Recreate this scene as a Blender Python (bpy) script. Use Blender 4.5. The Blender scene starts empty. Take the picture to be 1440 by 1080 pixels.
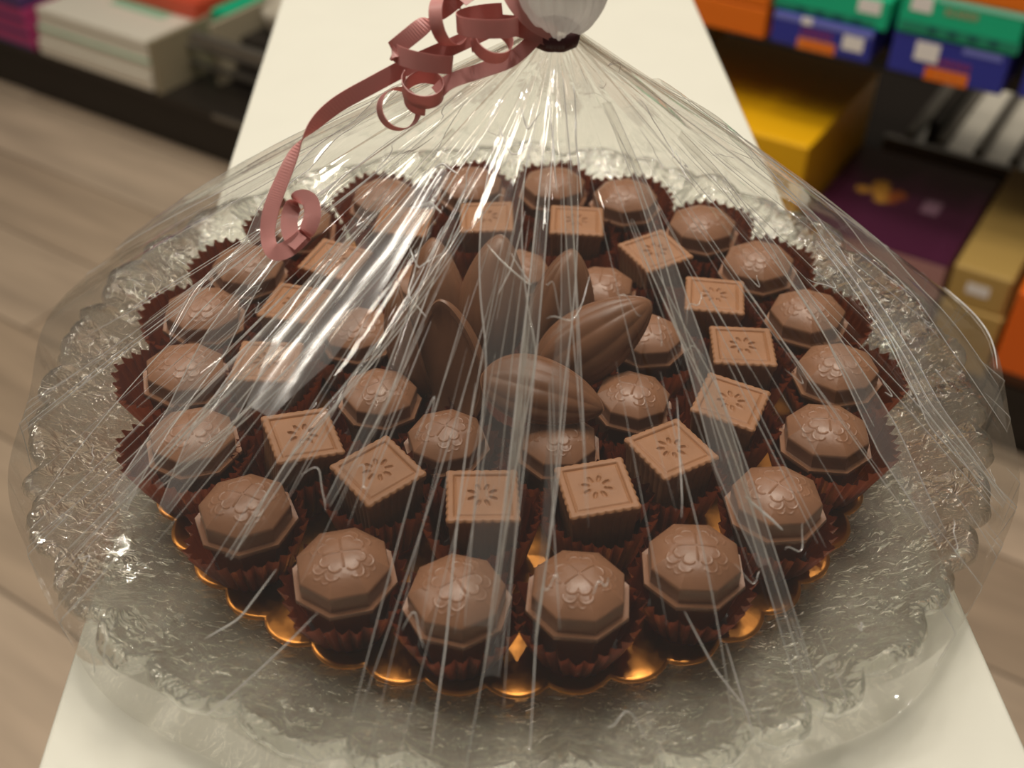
import bpy, math, random
import numpy as np
from mathutils import Vector, Matrix, noise as mnoise

random.seed(7)
rng = np.random.default_rng(11)
PI = math.pi
SC = bpy.context.scene
COL = SC.collection

# ------------------------------------------------------------------ helpers
def link(name, me, mats=(), parent=None, smooth=True):
    for m in mats:
        me.materials.append(m)
    if smooth:
        me.polygons.foreach_set('use_smooth', [True] * len(me.polygons))
    o = bpy.data.objects.new(name, me)
    COL.objects.link(o)
    if parent is not None:
        o.parent = parent
    return o

def mesh(name, V, F, mi=None):
    me = bpy.data.meshes.new(name)
    me.from_pydata([tuple(map(float, v)) for v in V], [], [tuple(int(i) for i in f) for f in F])
    if mi is not None:
        me.polygons.foreach_set('material_index', mi)
    me.update()
    return me

def tag(o, label, cat, group=None, kind=None):
    if kind == 'structure':
        o['kind'] = kind
        if label: o['label'] = label
        return o
    o['label'] = label
    o['category'] = cat
    if group: o['group'] = group
    if kind: o['kind'] = kind
    return o

def empty(name, loc=(0, 0, 0), rz=0.0):
    o = bpy.data.objects.new(name, None)
    o.empty_display_size = .01
    COL.objects.link(o)
    o.location = loc
    o.rotation_euler = (0, 0, rz)
    return o

def ring_mesh(name, rings, closed_bottom=False, closed_top=False, mi=None):
    """rings: array (R, T, 3): rows of closed loops"""
    R, T = rings.shape[:2]
    V = rings.reshape(-1, 3)
    F = []
    for i in range(R - 1):
        for j in range(T):
            k = (j + 1) % T
            F.append((i * T + j, i * T + k, (i + 1) * T + k, (i + 1) * T + j))
    V = list(V)
    if closed_bottom:
        F.append(tuple(reversed(range(T))))
    if closed_top:
        F.append(tuple(range((R - 1) * T, R * T)))
    return mesh(name, V, F, mi)

def box_geo(V, F, x0, x1, y0, y1, z0, z1):
    b = len(V)
    V += [(x0, y0, z0), (x1, y0, z0), (x1, y1, z0), (x0, y1, z0), (x0, y0, z1), (x1, y0, z1), (x1, y1, z1), (x0, y1, z1)]
    F += [tuple(b + i for i in q) for q in ((0, 3, 2, 1), (4, 5, 6, 7), (0, 1, 5, 4), (1, 2, 6, 5), (2, 3, 7, 6), (3, 0, 4, 7))]

def bevel(o, w=.002, seg=2):
    m = o.modifiers.new('bevel', 'BEVEL'); m.width = w; m.segments = seg; m.limit_method = 'ANGLE'
    return o

# ------------------------------------------------------------------ materials
def srgb(r, g, b):
    f = lambda c: (c / 255 / 12.92) if c / 255 <= .04045 else ((c / 255 + .055) / 1.055) ** 2.4
    return (f(r), f(g), f(b), 1)

class NT:
    def __init__(s, name):
        s.m = bpy.data.materials.new(name); s.m.use_nodes = True
        s.t = s.m.node_tree; s.t.nodes.clear()
        s.out = s.t.nodes.new('ShaderNodeOutputMaterial')
    def n(s, typ, **kw):
        nd = s.t.nodes.new(typ)
        for k, v in kw.items():
            if k in nd.inputs: nd.inputs[k].default_value = v
            else: setattr(nd, k, v)
        return nd
    def l(s, a, b): s.t.links.new(a, b)

def pbsdf(name, col, rough=.5, metal=0, spec=.5, coat=0, noise_amt=0, noise_scale=50, bump=0, bump_scale=100, bump_dist=.001, trans=0, stretch=None):
    t = NT(name)
    p = t.n('ShaderNodeBsdfPrincipled')
    p.inputs['Base Color'].default_value = col
    p.inputs['Roughness'].default_value = rough
    p.inputs['Metallic'].default_value = metal
    p.inputs['Specular IOR Level'].default_value = spec
    p.inputs['Coat Weight'].default_value = coat
    p.inputs['Coat Roughness'].default_value = .15
    tc = t.n('ShaderNodeTexCoord')
    mp = t.n('ShaderNodeMapping')
    t.l(tc.outputs['Object'], mp.inputs[0])
    if stretch: mp.inputs['Scale'].default_value = stretch
    if noise_amt:
        nz = t.n('ShaderNodeTexNoise'); nz.inputs['Scale'].default_value = noise_scale; nz.inputs['Detail'].default_value = 4
        t.l(mp.outputs[0], nz.inputs['Vector'])
        mr = t.n('ShaderNodeMapRange'); mr.inputs[1].default_value = .3; mr.inputs[2].default_value = .7
        mr.inputs[3].default_value = 1 - noise_amt; mr.inputs[4].default_value = 1 + noise_amt
        t.l(nz.outputs['Fac'], mr.inputs[0])
        vm = t.n('ShaderNodeVectorMath', operation='SCALE'); vm.inputs[0].default_value = col[:3]
        t.l(mr.outputs[0], vm.inputs['Scale']); t.l(vm.outputs[0], p.inputs['Base Color'])
    if bump:
        nb = t.n('ShaderNodeTexNoise'); nb.inputs['Scale'].default_value = bump_scale; nb.inputs['Detail'].default_value = 3
        t.l(mp.outputs[0], nb.inputs['Vector'])
        bp = t.n('ShaderNodeBump'); bp.inputs['Strength'].default_value = bump; bp.inputs['Distance'].default_value = bump_dist
        t.l(nb.outputs['Fac'], bp.inputs['Height']); t.l(bp.outputs[0], p.inputs['Normal'])
    t.l(p.outputs[0], t.out.inputs[0])
    return t.m

M_choc = pbsdf('milk_chocolate', srgb(140, 99, 73), rough=.33, spec=.5, noise_amt=.08, noise_scale=120, bump=.12, bump_scale=900, bump_dist=.0004)
M_choc_matt = pbsdf('milk_chocolate_matt', srgb(156, 110, 76), rough=.46, spec=.35, noise_amt=.08, noise_scale=120, bump=.15, bump_scale=700, bump_dist=.0004)
M_pod = pbsdf('milk_chocolate_pod', srgb(124, 85, 60), rough=.36, spec=.4, noise_amt=.1, noise_scale=90, bump=.1, bump_scale=500, bump_dist=.0004)
M_gold = pbsdf('gold_foil_board', srgb(192, 128, 62), rough=.3, metal=1, noise_amt=.06, noise_scale=200, bump=.15, bump_scale=350, bump_dist=.0003)
M_white = pbsdf('cream_laminate', srgb(204, 201, 187), rough=.42, spec=.35, noise_amt=.012, noise_scale=30)

def mat_cup():
    t = NT('brown_glassine_paper')
    tc = t.n('ShaderNodeTexCoord'); nz = t.n('ShaderNodeTexNoise'); nz.inputs['Scale'].default_value = 160
    t.l(tc.outputs['Object'], nz.inputs['Vector'])
    cr = t.n('ShaderNodeValToRGB')
    cr.color_ramp.elements[0].position = .35; cr.color_ramp.elements[0].color = srgb(38, 18, 13)
    cr.color_ramp.elements[1].position = .7; cr.color_ramp.elements[1].color = srgb(62, 31, 23)
    t.l(nz.outputs['Fac'], cr.inputs[0])
    p = t.n('ShaderNodeBsdfPrincipled'); p.inputs['Roughness'].default_value = .33; p.inputs['Specular IOR Level'].default_value = .5
    t.l(cr.outputs[0], p.inputs['Base Color'])
    tr = t.n('ShaderNodeBsdfTranslucent'); tr.inputs[0].default_value = srgb(170, 78, 42)
    mx = t.n('ShaderNodeMixShader'); mx.inputs[0].default_value = .36
    t.l(p.outputs[0], mx.inputs[1]); t.l(tr.outputs[0], mx.inputs[2])
    t.l(mx.outputs[0], t.out.inputs[0]); return t.m
M_cup = mat_cup()

def mat_film(name, haze=.05, tint=(.97, .965, .94), rough=.03, gain=1.6, bump=.25, refl_floor=.02):
    """thin clear film: lets light straight through, mirrors by Fresnel, slightly milky"""
    t = NT(name)
    tc = t.n('ShaderNodeTexCoord')
    nz = t.n('ShaderNodeTexNoise'); nz.inputs['Scale'].default_value = 55; nz.inputs['Detail'].default_value = 3
    t.l(tc.outputs['Object'], nz.inputs['Vector'])
    bp = t.n('ShaderNodeBump'); bp.inputs['Strength'].default_value = bump; bp.inputs['Distance'].default_value = .0012
    t.l(nz.outputs['Fac'], bp.inputs['Height'])
    tr = t.n('ShaderNodeBsdfTransparent'); tr.inputs[0].default_value = tint + (1,)
    gl = t.n('ShaderNodeBsdfGlossy'); gl.inputs['Roughness'].default_value = rough; gl.inputs[0].default_value = (1, 1, 1, 1)
    t.l(bp.outputs[0], gl.inputs['Normal'])
    ge = t.n('ShaderNodeNewGeometry')
    dt = t.n('ShaderNodeVectorMath', operation='DOT_PRODUCT'); t.l(bp.outputs[0], dt.inputs[0]); t.l(ge.outputs['Incoming'], dt.inputs[1])
    ab = t.n('ShaderNodeMath', operation='ABSOLUTE'); t.l(dt.outputs['Value'], ab.inputs[0])
    om = t.n('ShaderNodeMath', operation='SUBTRACT', use_clamp=True); om.inputs[0].default_value = 1; t.l(ab.outputs[0], om.inputs[1])
    p5 = t.n('ShaderNodeMath', operation='POWER'); t.l(om.outputs[0], p5.inputs[0]); p5.inputs[1].default_value = 5
    mu = t.n('ShaderNodeMath', operation='MULTIPLY_ADD', use_clamp=True); mu.inputs[1].default_value = .55; mu.inputs[2].default_value = .045 * gain + refl_floor
    t.l(p5.outputs[0], mu.inputs[0])
    m1 = t.n('ShaderNodeMixShader'); t.l(mu.outputs[0], m1.inputs[0]); t.l(tr.outputs[0], m1.inputs[1]); t.l(gl.outputs[0], m1.inputs[2])
    df = t.n('ShaderNodeBsdfDiffuse'); df.inputs[0].default_value = (.85, .83, .8, 1)
    tl = t.n('ShaderNodeBsdfTranslucent'); tl.inputs[0].default_value = (.85, .83, .8, 1)
    md = t.n('ShaderNodeMixShader'); md.inputs[0].default_value = .5
    t.l(df.outputs[0], md.inputs[1]); t.l(tl.outputs[0], md.inputs[2])
    m2 = t.n('ShaderNodeMixShader'); m2.inputs[0].default_value = haze
    t.l(m1.outputs[0], m2.inputs[1]); t.l(md.outputs[0], m2.inputs[2])
    t.l(m2.outputs[0], t.out.inputs[0])
    return t.m
M_film = mat_film('clear_cellophane', haze=.015, gain=1.8, tint=(.96, .955, .94))
M_flap = mat_film('doubled_cellophane', haze=.06, gain=1.8, rough=.06)
M_sharp = mat_film('whitened_fold_highlight', haze=.66, gain=6, rough=.15, bump=0, refl_floor=.2)  # white haze stands in for light caught on the folds
M_crease = mat_film('whitened_crease_highlight', haze=.42, gain=5, rough=.12, bump=0, refl_floor=.12)  # milky haze paints the shine along the creases

def mat_glass():
    t = NT('pressed_clear_glass')
    tc = t.n('ShaderNodeTexCoord')
    nz = t.n('ShaderNodeTexNoise'); nz.inputs['Scale'].default_value = 215; nz.inputs['Detail'].default_value = 2; nz.inputs['Distortion'].default_value = 1.0
    t.l(tc.outputs['Object'], nz.inputs['Vector'])
    bp = t.n('ShaderNodeBump'); bp.inputs['Strength'].default_value = 1.0; bp.inputs['Distance'].default_value = .0020
    t.l(nz.outputs['Fac'], bp.inputs['Height'])
    g = t.n('ShaderNodeBsdfGlass'); g.inputs['Color'].default_value = (.965, .97, .955, 1); g.inputs['Roughness'].default_value = .02; g.inputs['IOR'].default_value = 1.5
    t.l(bp.outputs[0], g.inputs['Normal'])
    tr = t.n('ShaderNodeBsdfTransparent'); tr.inputs[0].default_value = (.98, .98, .965, 1)
    mx = t.n('ShaderNodeMixShader'); mx.inputs[0].default_value = .5
    t.l(tr.outputs[0], mx.inputs[1]); t.l(g.outputs[0], mx.inputs[2])
    t.l(mx.outputs[0], t.out.inputs[0]); return t.m
M_glass = mat_glass()

def mat_ribbon(name, col, through=.35):
    m = pbsdf(name, col, rough=.33, spec=.6, noise_amt=.05, noise_scale=60, bump=.1, bump_scale=900, bump_dist=.0002)
    t = m.node_tree; out = [n for n in t.nodes if n.type == 'OUTPUT_MATERIAL'][0]; p = [n for n in t.nodes if n.type == 'BSDF_PRINCIPLED'][0]
    tl = t.nodes.new('ShaderNodeBsdfTranslucent'); tl.inputs[0].default_value = col
    mx = t.nodes.new('ShaderNodeMixShader'); mx.inputs[0].default_value = through
    t.links.new(p.outputs[0], mx.inputs[1]); t.links.new(tl.outputs[0], mx.inputs[2]); t.links.new(mx.outputs[0], out.inputs[0])
    return m
M_ribbon = mat_ribbon('mauve_satin_ribbon', srgb(226, 166, 160), .4)
M_tie = mat_ribbon('dark_plum_ribbon', srgb(82, 38, 44), .05)

# ------------------------------------------------------------------ camera
f_px, pitch, roll = 1559.0, .6949, .0116
c_, s_ = math.cos(pitch), math.sin(pitch)
FW = Vector((0, c_, -s_)); UP = Vector((0, s_, c_)); RT = Vector((1, 0, 0))
X = RT * math.cos(roll) + UP * math.sin(roll)
Y = UP * math.cos(roll) - RT * math.sin(roll)
cam = bpy.data.cameras.new('camera'); cam.sensor_width = 36; cam.lens = f_px / 1440 * 36
cam.clip_start = .01
cam.dof.use_dof = True; cam.dof.focus_distance = .365; cam.dof.aperture_fstop = 9
co = bpy.data.objects.new('camera', cam); COL.objects.link(co)
mw = Matrix.Identity(4)
for i in range(3):
    mw[i][0], mw[i][1], mw[i][2] = X[i], Y[i], -FW[i]
mw.translation = Vector((.0009, -.3207, .2856))
co.matrix_world = mw
SC.camera = co

# ------------------------------------------------------------------ table
YAW = .0479
V, F = [], []
box_geo(V, F, -.1393, .1443, -.26, .95, -.04, 0)
tb = empty('display_table', (0, 0, 0), YAW)
tag(tb, 'narrow cream laminate display table under the glass platter', 'table')
top = bevel(link('tabletop', mesh('tabletop', V, F), [M_white], tb, smooth=False), .0015, 3)
V, F = [], []
for x0, x1, y0, y1 in ((-.13, -.09, -.25, -.21), (.095, .135, -.25, -.21), (-.13, -.09, .9, .94), (.095, .135, .9, .94)):
    V, F = [], []
    box_geo(V, F, x0, x1, y0, y1, -.83, -.04)
    link('leg', mesh('leg', V, F), [M_white], tb, smooth=False)

# ------------------------------------------------------------------ glass platter
def lobes(th, n, seed, depth):
    """irregular wavy shell edge"""
    r = np.random.default_rng(seed)
    edges = np.cumsum(r.uniform(.6, 1.4, n)); edges = edges / edges[-1] * 2 * PI
    edges = np.concatenate([[0], edges])
    k = np.clip(np.searchsorted(edges, th, side='right') - 1, 0, n - 1)
    u = (th - edges[k]) / (edges[k + 1] - edges[k])
    amp = r.uniform(.6, 1.15, n)[k]
    return depth * amp * (np.abs(np.sin(PI * u)) ** .7)

def vnoise(P, scale, seed=0.0):
    return np.array([mnoise.noise(Vector((p[0] * scale + seed, p[1] * scale, p[2] * scale))) for p in P])

def build_platter():
    T = 1080
    th = np.linspace(0, 2 * PI, T, endpoint=False)
    edge = lobes(th, 42, 5, .0056) - .0034 + .0012 * np.sin(5 * th + 1) + lobes(th, 97, 9, .0012)
    wav = .0014 * np.sin(21 * th + .5) + .0010 * np.sin(34 * th)
    rings = []
    # upper surface from centre outwards
    top = [(.02, .0088), (.06, .0088), (.10, .0088), (.124, .0090), (.130, .0098)]
    for r in np.linspace(.1325, .1615, 30):
        u = (r - .13) / (.1615 - .13)
        top.append((r, .0100 + .0155 * (u ** 1.15)))
    lip = [(.1632, .0272), (.1648, .0288), (.1668, .0292), (.1688, .0282), (.1697, .0262), (.1690, .0240), (.1668, .0226)]
    bot = []
    for r in np.linspace(.163, .130, 30):
        u = (r - .13) / (.1615 - .13)
        bot.append((r, .0045 + .0160 * (u ** 1.15) - .0002))
    bot += [(.124, .0040), (.112, .0036), (.108, .0016), (.102, .0016), (.099, .0036), (.06, .0038), (.02, .0038)]
    def add(prof, amp, seed, part):
        for r, z in prof:
            w = np.clip((r - .140) / .027, 0, 1) ** 1.6
            rr = r + edge * w
            zz = z + wav * np.clip((r - .135) / .03, 0, 1)
            P = np.stack([rr * np.cos(th), rr * np.sin(th), zz], -1)
            if r > .12:
                a = amp * min(1, (r - .12) / .012)
                d = vnoise(P, 330, seed) * a * 1.1 + vnoise(P, 150, seed + 9) * a * 1.1
                P[:, 2] += d
                if part == 'lip':
                    P[:, :2] *= (1 + d * 2.2)[:, None]
            rings.append(P)
    add(top, .00042, 0., 'top'); add(lip, .00040, 3., 'lip'); add(bot, .0008, 7., 'bot')
    me = ring_mesh('glass_platter', np.array(rings), True, True)
    o = link('glass_platter', me, [M_glass])
    tag(o, 'large round clear pressed glass platter with wavy scalloped edge, on the cream table', 'platter')
    return o
build_platter()

# ------------------------------------------------------------------ gold board
def build_board():
    T = 44 * 20
    th = np.linspace(0, 2 * PI, T, endpoint=False)
    u = (th * 44 / (2 * PI) + .31) % 1.0
    e = .0040 * np.abs(np.sin(PI * u)) ** .75
    e -= .0040 * .15
    rings = []
    for r, z in ((.002, .0098), (.1, .0098), (.1292, .0098), (.1295, .0101), (.1296, .0107), (.1293, .0112), (.1280, .0114), (.125, .0114), (.1, .0114), (.002, .0114)):
        w = 1 if r > .12 else 0
        rr = r + e * w
        rings.append(np.stack([rr * np.cos(th), rr * np.sin(th), np.full(T, z)], -1))
    o = link('gold_cake_board', ring_mesh('gold_cake_board', np.array(rings), True, True), [M_gold])
    tag(o, 'round gold foil cake board with scalloped edge under the chocolates', 'cake board')
build_board()
ZB = .0114

# ------------------------------------------------------------------ chocolates
def octa(th, n=8, soft=.0):
    a = (th + PI / n) % (2 * PI / n) - PI / n
    r = math.cos(PI / n) / np.cos(a)
    return r

def clover(x, y):
    """relief of the pressed motif: four hearts with nested scalloped lines, a cross between them"""
    best = np.zeros_like(x)
    def line(d, w): return np.exp(-(d / w) ** 2)
    for k in range(4):
        a = k * PI / 2 + PI / 4
        u = x * math.cos(a) + y * math.sin(a); v = -x * math.sin(a) + y * math.cos(a)
        ok = (u > 0) * (np.abs(v) < u * .92)
        for cu, cv, R, w, g in ((.0040, .0013, .0015, .00018, 1.), (.0057, .0018, .0017, .00018, .9), (.0073, .0011, .0011, .00016, .7)):
            d = np.minimum(np.hypot(u - cu, v - cv), np.hypot(u - cu, v + cv)) - R
            best = np.maximum(best, line(d, w) * g * (u > cu - .0002) * ok)
        best = np.maximum(best, line(np.abs(v) - u * .95, .0002) * (u > .0004) * (u < .0032))
    return best

def build_dome(name, rot, seed, amp=.00017):
    T = 240
    th = np.linspace(0, 2 * PI, T, endpoint=False)
    # snap samples on octagon corners
    k = octa(th)
    rings = []
    for r, z, sh in ((.0100, .0, 1), (.0110, .0008, 1), (.0138, .0150, 1), (.01425, .0160, 1), (.01535, .0162, 1), (.01550, .0166, 1), (.01550, .0174, 1), (.01535, .0178, 1),
                     (.01385, .0176, 1), (.01360, .0178, 1), (.01368, .0222, 1), (.01362, .0228, 1)):
        rr = r * k
        rings.append(np.stack([rr * np.cos(th), rr * np.sin(th), np.full(T, z)], -1))
    N = 80
    for i in range(N):
        u = 1 - (i + .4) / N      # 1 edge .. 0 centre
        q = .01345 * u
        w_ = np.clip((u - .30) / .45, 0, 1); w_ = w_ * w_ * (3 - 2 * w_)
        sh = k * w_ + (1 - w_) * .965   # octagon fades to round
        rr = q * sh
        x = rr * np.cos(th); y = rr * np.sin(th)
        z = .0232 + .0046 * (1 - u ** 2.5)
        # facet look near the rim
        zz = z + clover(x * .82, y * .82) * amp
        rings.append(np.stack([x, y, zz], -1))
    R = np.array(rings)
    c, s = math.cos(rot), math.sin(rot)
    P = R.copy(); P[..., 0] = R[..., 0] * c - R[..., 1] * s; P[..., 1] = R[..., 0] * s + R[..., 1] * c
    me = ring_mesh(name, P, True, True)
    me.materials.append(M_choc)
    me.polygons.foreach_set('use_smooth', [True] * len(me.polygons))
    me.set_sharp_from_angle(angle=math.radians(24))   # crisp edges between the moulded steps
    return me

def build_square(name, amp=.0009):
    H = .0110
    n = 84
    V = []; F = []
    lin = np.linspace(-1, 1, n)
    a, b = np.meshgrid(lin, lin)
    def wave(t): return 1 + .034 * np.abs(np.sin(t * PI * 4))
    # map
    m = np.maximum(np.abs(a), np.abs(b))
    w = np.where(np.abs(a) >= np.abs(b), wave(b), wave(a)) - 1.0
    # stays outward only near the border
    fade = np.clip((m - .86) / .14, 0, 1)
    x = a * H * (1 + w * fade); y = b * H * (1 + w * fade)
    z = np.full_like(x, .0275)
    # raised rim band with groove
    g = np.maximum(np.abs(x), np.abs(y))
    z -= .0006 * np.exp(-((g - .0086) / .00032) ** 2)
    z -= .00022 * (g < .0086)
    # flower of eight petals
    r = np.hypot(x, y); t = np.arctan2(y, x)
    for k in range(8):
        ang = k * PI / 4 + PI / 8
        u = x * math.cos(ang) + y * math.sin(ang); v = -x * math.sin(ang) + y * math.cos(ang)
        e = ((u - .0036) / .0014) ** 2 + (v / .00062) ** 2
        z -= amp * np.clip(1 - e, 0, 1) ** .5 * .9
        e2 = np.abs(np.sqrt(e) - 1.25)
        z += .00014 * np.exp(-(e2 / .2) ** 2)
    z -= .0006 * np.clip((m - .96) / .04, 0, 1)
    P = np.stack([x, y, z], -1).reshape(-1, 3)
    V = list(P)
    for i in range(n - 1):
        for j in range(n - 1):
            F.append((i * n + j, i * n + j + 1, (i + 1) * n + j + 1, (i + 1) * n + j))
    border = [j for j in range(n)] + [i * n + n - 1 for i in range(1, n)] + [(n - 1) * n + j for j in range(n - 2, -1, -1)] + [i * n for i in range(n - 2, 0, -1)]
    prev = border
    for s, z in ((1.0, .0262), (.985, .0248), (.93, .0235), (.90, .018), (.82, .001), (.78, 0)):
        base = len(V)
        for bi in border:
            p = P[bi]
            V.append((p[0] * s, p[1] * s, z))
        cur = list(range(base, base + len(border)))
        L = len(border)
        for q in range(L):
            F.append((prev[q], cur[q], cur[(q + 1) % L], prev[(q + 1) % L]))
        prev = cur
    F.append(tuple(reversed(prev)))
    me = mesh(name, V, F)
    me.materials.append(M_choc_matt)
    me.polygons.foreach_set('use_smooth', [True] * len(me.polygons))
    me.set_sharp_from_angle(angle=math.radians(40))
    return me

def build_pod(name):
    """half almond: ridged shell above a flat, slightly sunk face"""
    L, W, Hh = .024, .0128, .0105
    n, m = 72, 73
    V, F = [], []
    xs = []
    for i in range(n + 1):
        s = -math.cos(PI * i / n)
        xs.append(s)
    for s in xs:
        q = max(0, 1 - s * s)
        w = W * (q ** .58) * (1 - .22 * s)
        h = Hh * (q ** .55) * (1 - .15 * s)
        for j in range(m):
            a = PI * j / (m - 1)
            y = math.cos(a)
            rid = 1 + .055 * (abs(math.sin(a * 5)) - .6) * min(1, q * 2.5)
            V.append((s * L, w * y * (rid if .02 < a < PI - .02 else 1), .0012 + h * math.sin(a) ** .9 * rid))
    for i in range(n):
        for j in range(m - 1):
            F.append((i * m + j, (i + 1) * m + j, (i + 1) * m + j + 1, i * m + j + 1))
    # rim band then flat sunk face
    def loop(sc, z):
        b = len(V); idx = []
        for i in range(n + 1):
            p = V[i * m]; V.append((p[0] * sc, p[1] * sc, z)); idx.append(len(V) - 1)
        for i in range(n - 1, 0, -1):
            p = V[i * m + m - 1]; V.append((p[0] * sc, p[1] * sc, z)); idx.append(len(V) - 1)
        return idx
    top = [i * m for i in range(n + 1)] + [i * m + m - 1 for i in range(n - 1, 0, -1)]
    prev = top
    for sc, z in ((1.02, .0008), (1.0, 0), (.9, 0), (.86, .0006), (.5, .0007)):
        cur = loop(sc, z); K = len(cur)
        for q in range(K):
            F.append((prev[q], prev[(q + 1) % K], cur[(q + 1) % K], cur[q]))
        prev = cur
    F.append(tuple(prev))
    me = mesh(name, V, F)
    me.materials.append(M_pod)
    me.polygons.foreach_set('use_smooth', [True] * len(me.polygons))
    me.set_sharp_from_angle(angle=math.radians(40))
    return me

# ------------------------------------------------------------------ paper cups
def build_cup(name, h_in, h_out, r0, r1_in, r1_out, seed, flutes=30, inner=0.0):
    r = np.random.default_rng(seed)
    per = 8
    T = flutes * per
    th = np.linspace(0, 2 * PI, T, endpoint=False)
    tri = np.abs(((th * flutes / (2 * PI)) % 1) * 2 - 1) * 2 - 1
    tri = tri + .25 * np.sin(3 * th * 2 + seed)
    out = .5 + .5 * np.cos(th)          # 1 outward (+x)
    h = h_in + (h_out - h_in) * out + .0006 * np.sin(5 * th + seed) + .0004 * r.normal(size=T).cumsum() / 12
    h = h + .0008 * (tri > .3)          # pinked top edge
    r1 = r1_in + (r1_out - r1_in) * out + .0006 * np.sin(4 * th + 2 * seed)
    wob = .0005 * np.sin(7 * th + seed * 3)
    rings = []
    rings.append(np.stack([.1 * r0 * np.cos(th), .1 * r0 * np.sin(th), np.full(T, .0004)], -1))
    rings.append(np.stack([.96 * r0 * np.cos(th), .96 * r0 * np.sin(th), np.full(T, .0003)], -1))
    K = 9
    for i in range(K):
        u = i / (K - 1)
        rad = r0 + (r1 - r0) * u ** .85 + tri * (.00025 + .00115 * u) + wob * u
        z = .0004 + h * u
        rings.append(np.stack([rad * np.cos(th), rad * np.sin(th), z], -1))
    me = ring_mesh(name, np.array(rings), True, False)
    me.materials.append(M_cup)
    return me

CUP_FRONT = build_cup('cup_front', .0175, .0165, .0126, .0180, .0188, 1, 26)
CUP_OUT = [build_cup('cup_out', .0165, .0235, .0130, .0180, .0222, 2 + i, 32) for i in range(3)]
CUP_IN = [build_cup('cup_in', .0155, .0155, .0140, .0182, .0186, 7 + i, 28) for i in range(3)]
CUP_SQ = [build_cup('cup_sq', .0190, .0190, .0135, .0176, .0180, 11 + i, 30) for i in range(3)]

DOMES = [build_dome('octagonal_chocolate', r0, i) for i, r0 in enumerate((0.15, .42, .66))]
SQS = [build_square('square_chocolate'), build_square('square_chocolate', .0007)]
POD = build_pod('almond_chocolate')

def put(name, me, loc, rz, tilt=(0, 0), scale=1.0):
    o = bpy.data.objects.new(name, me); COL.objects.link(o)
    o.location = loc
    R = Matrix.Rotation(tilt[0], 4, 'X') @ Matrix.Rotation(tilt[1], 4, 'Y') @ Matrix.Rotation(rz, 4, 'Z')
    o.rotation_euler = R.to_euler()
    o.scale = (scale,) * 3
    return o

# outer ring: pixel-free polar layout, radius, angle(deg) and a phrase that finds it
OUT = [
 (.1160, -97.0, 'front row of the outer ring, left of the centre line'),
 (.1155, -79.6, 'front row of the outer ring, right of the centre line'),
 (.1160, -61.3, 'outer ring, front right, beside a bright glare on the wrap'),
 (.1145, -42.0, 'outer ring, right front corner, third to the right from the front centre'),
 (.1165, -22.8, 'outer ring, far right, lower of the right side pieces'),
 (.1195, -5.5, 'outer ring, rightmost piece of the platter'),
 (.1170, 11.5, 'outer ring, right side just behind the rightmost piece'),
 (.1165, 29.5, 'outer ring, back right, two behind the rightmost piece'),
 (.1185, 46.5, 'outer ring, back right beside a small white glint'),
 (.1185, 65.0, 'outer ring, back row right of centre'),
 (.1195, 81.0, 'outer ring, rearmost, behind the rear square chocolate'),
 (.1180, 99.0, 'outer ring, back row hidden behind the neck folds'),
 (.1200, 118.0, 'outer ring, back left beyond the glare streaks'),
 (.1230, 137.5, 'outer ring, back left behind the curled ribbon end'),
 (.1185, 154.5, 'outer ring, left back, in the tall cup beside the ribbon curl'),
 (.1200, 170.5, 'outer ring, upper left, with its cup standing high behind it'),
 (.1185, 187.5, 'outer ring, leftmost piece of the platter'),
 (.1175, 206.0, 'outer ring, left side just in front of the leftmost piece'),
 (.1165, 225.5, 'outer ring, front left corner above the bare gold scallops'),
 (.1160, 245.6, 'outer ring, front left, second left from the front centre'),
]
tiltv = [0.0, .03, .02, .05, .04, .06, .05, .06, .03, .02, 0, .02, .03, .04, .07, .08, .10, .05, .03, 0]
for i, (r, a, ph) in enumerate(OUT):
    an = math.radians(a)
    x, y = r * math.cos(an), r * math.sin(an)
    front = (-112 < a < -35) or a > 220
    cup = put('paper_cup', CUP_FRONT if front else CUP_OUT[i % 3], (x, y, ZB + .0001), 0)
    cup.rotation_euler = (0, 0, an)
    tag(cup, 'brown paper cup, ' + ph, 'paper cup', 'brown paper cups of the outer ring')
    t = tiltv[i]
    ch = put('octagonal_chocolate', DOMES[i % 3], (x, y, ZB + .0018 + .0004 * (i % 2)), an * (1 if i % 2 else .7) + .3 * i, (0, 0))
    ax = Vector((-math.sin(an), math.cos(an), 0))
    R = Matrix.Rotation(-t, 3, ax) @ Matrix.Rotation((.39, .15, .62, .3, .5)[i % 5] + i * .13, 3, 'Z')
    ch.rotation_euler = R.to_euler(); ch.scale = (1.04,) * 3
    tag(ch, 'octagonal chocolate, ' + ph, 'chocolate', 'octagonal chocolates of the outer ring')

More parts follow.
